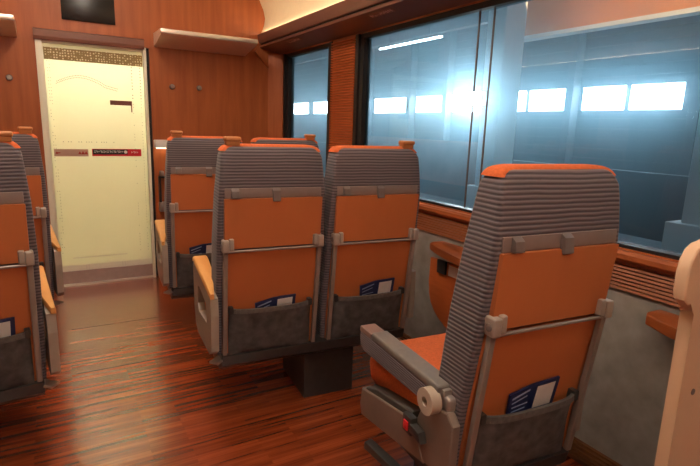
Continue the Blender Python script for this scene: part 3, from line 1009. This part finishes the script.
hw = struct(f.build('station_wall', M['hall'], smooth=False), 'blue grey station hall wall with a row of bright windows', 'wall')
f = MB()
for k in range(30):
    f.box(XW - 0.03, XW, -8, 42, -0.9 + k * 0.27, -0.87 + k * 0.27)
f.build('cladding_joints', M['hallbeam'], hw, smooth=False)
spans = [(6.3, 7.48), (7.63, 8.75), (9.20, 10.48), (10.64, 11.48), (11.62, 13.75), (14.10, 15.80), (16.2, 18.7), (19.2, 21.0), (21.4, 22.6), (22.9, 24.6), (25.3, 27.6), (28.2, 30.2)]
for a, b in spans:
    f = MB(); f.box(XW - 0.06, XW - 0.01, a * sc, b * sc, 1.35 + (1.985 - 1.35) * sc, 1.35 + (2.55 - 1.35) * sc)
    f.build('window', M['skyglare' if a == 11.62 else 'skywin'], hw, smooth=False)
f = MB()
for y in (5.9, 8.98, 13.93, 16.0, 19.0):
    f.box(XW - 0.35, XW - 0.03, y * sc - 0.12, y * sc + 0.12, -1, 7.5)
f.build('wall_ribs', M['hallbeam'], hw, smooth=False)
f = MB(); f.box(2.2, XW, -8, 42, 7.4, 7.5)
struct(f.build('roof', M['hallbeam'], smooth=False), 'dark roof of the station hall', 'roof')
for xx, zz, w in ((6.0, 4.2, 0.25), (9.0, 5.0, 0.3), (11.6, 4.6, 0.25)):
    f = MB(); f.box(xx, xx + w, -8, 42, zz, zz + 0.45)
    struct(f.build('roof_beam', M['hallbeam'], smooth=False), 'steel beam running along the hall', 'beam')
for k in range(9):
    yy = 1.0 + k * 3.0
    f = MB(); f.box(2.6, XW, yy, yy + 0.25, 5.3, 5.8)
    struct(f.build('roof_beam', M['hallbeam'], smooth=False), 'steel cross beam under the hall roof', 'beam')
f = MB(); f.box(8.0, 8.15, -8, 7.6, 3.17, 5.0)  # long tan board with a pale strip along its lower edge
fa = struct(f.build('tan_band', M['band'], smooth=False), 'tan fascia seen through the long window', 'band')
f = MB(); f.box(7.96, 8.19, -8, 7.6, 3.10, 3.17)
f.build('band_edge', M['column'], fa, smooth=False)
def col(x, y, w, d):
    f = MB(); f.box(x, x + w, y - d / 2, y + d / 2, -1.05, 7.4, 0.03)
    o = struct(f.build('station_column', M['column']), 'pale column standing on the platform outside the long window', 'column')
    f = MB(); f.box(x - 0.08, x + w + 0.08, y - d / 2 - 0.25, y + d / 2 + 0.12, -1.05, 0.45, 0.02)
    f.build('plinth', M['column'], o)
col(6.2, 6.25, 0.45, 0.40)
col(5.9, 2.55, 0.55, 0.75)
# tube lamps under the hall roof
for (x, y, z, l) in ((8.6, 11.9, 3.62, 2.8), (8.6, 9.0, 4.4, 2.4), (8.6, 3.5, 4.4, 2.4)):
    f = MB(); f.box(x - 0.03, x + 0.03, y - l / 2, y + l / 2, z, z + 0.045)
    hl = struct(f.build('hall_lamp', M['hallamp'], smooth=False), 'tube lamp hanging in the station hall', 'lamp')
    f = MB(); f.bar((x, y - l / 3, z + 0.06), (x, y - l / 3, 7.4), 0.02, 0.02); f.bar((x, y + l / 3, z + 0.06), (x, y + l / 3, 7.4), 0.02, 0.02)
    f.build('hanger', M['hallbeam'], hl, smooth=False)

# floodlight added by the first column to stand in for window glare
FX, FY, FZ = 6.02, 6.42, 1.88
f = MB(); f.box(FX, FX + 0.18, FY - 0.16, FY + 0.16, FZ - 0.12, FZ + 0.12, 0.02)
fo = struct(f.build('glarelight', M['hallbeam']), 'floodlight added by the pale station column to make glare', 'lamp')
f = MB(); f.box(FX - 0.012, FX, FY - 0.14, FY + 0.14, FZ - 0.10, FZ + 0.10)
f.build('glarelight_face', emit('glarelight', (0.88, 0.95, 1.0), 140.0), fo, smooth=False)

# ------------------------------------------------------------------ light of the hall, world, camera
def area(name, loc, rot, sx, sy, energy, col):
    l = bpy.data.lights.new(name, 'AREA')
    l.shape = 'RECTANGLE'; l.size = sx; l.size_y = sy
    l.energy = energy; l.color = col
    o = bpy.data.objects.new(name, l); C.objects.link(o)
    o.location = loc; o.rotation_euler = rot
    return o
area('band_fill', (6.6, 1.5, 3.3), (0, R(-115), 0), 0.3, 9, 80, (1.0, 0.55, 0.25))  # added warm fill aimed at the tan board, no lamp known there
area('hall_fill', (8.0, 9.0, 7.3), (0, 0, 0), 8, 22, 520, (0.62, 0.84, 1.0))  # added blue fill over the hall, the roof has no opening

w = bpy.data.worlds.new('World'); bpy.context.scene.world = w
w.use_nodes = True
bg = w.node_tree.nodes['Background']
bg.inputs['Color'].default_value = (0.30, 0.42, 0.55, 1)
bg.inputs['Strength'].default_value = 0.08

cam = bpy.data.cameras.new('camera')
cam.sensor_width = 36; cam.sensor_fit = 'HORIZONTAL'
cam.lens = 508 / 700 * 36
cam.clip_start = 0.02
co = bpy.data.objects.new('camera', cam); C.objects.link(co)
M3 = Matrix(((0.86597608, 0.07306527, -0.494719), (-0.49894778, 0.19292647, -0.8448849), (0.03371265, 0.97848906, 0.20352547)))
co.matrix_world = Matrix.Translation((0, 0, 1.35)) @ M3.to_4x4()
s = bpy.context.scene
s.camera = co
s.view_settings.view_transform = 'Standard'
s.view_settings.look = 'None'
s.view_settings.gamma = 1
s.view_settings.use_curve_mapping = False
s.view_settings.exposure = 0.88
s.cycles.use_denoising = True
s.cycles.max_bounces = 10
s.cycles.transparent_max_bounces = 16
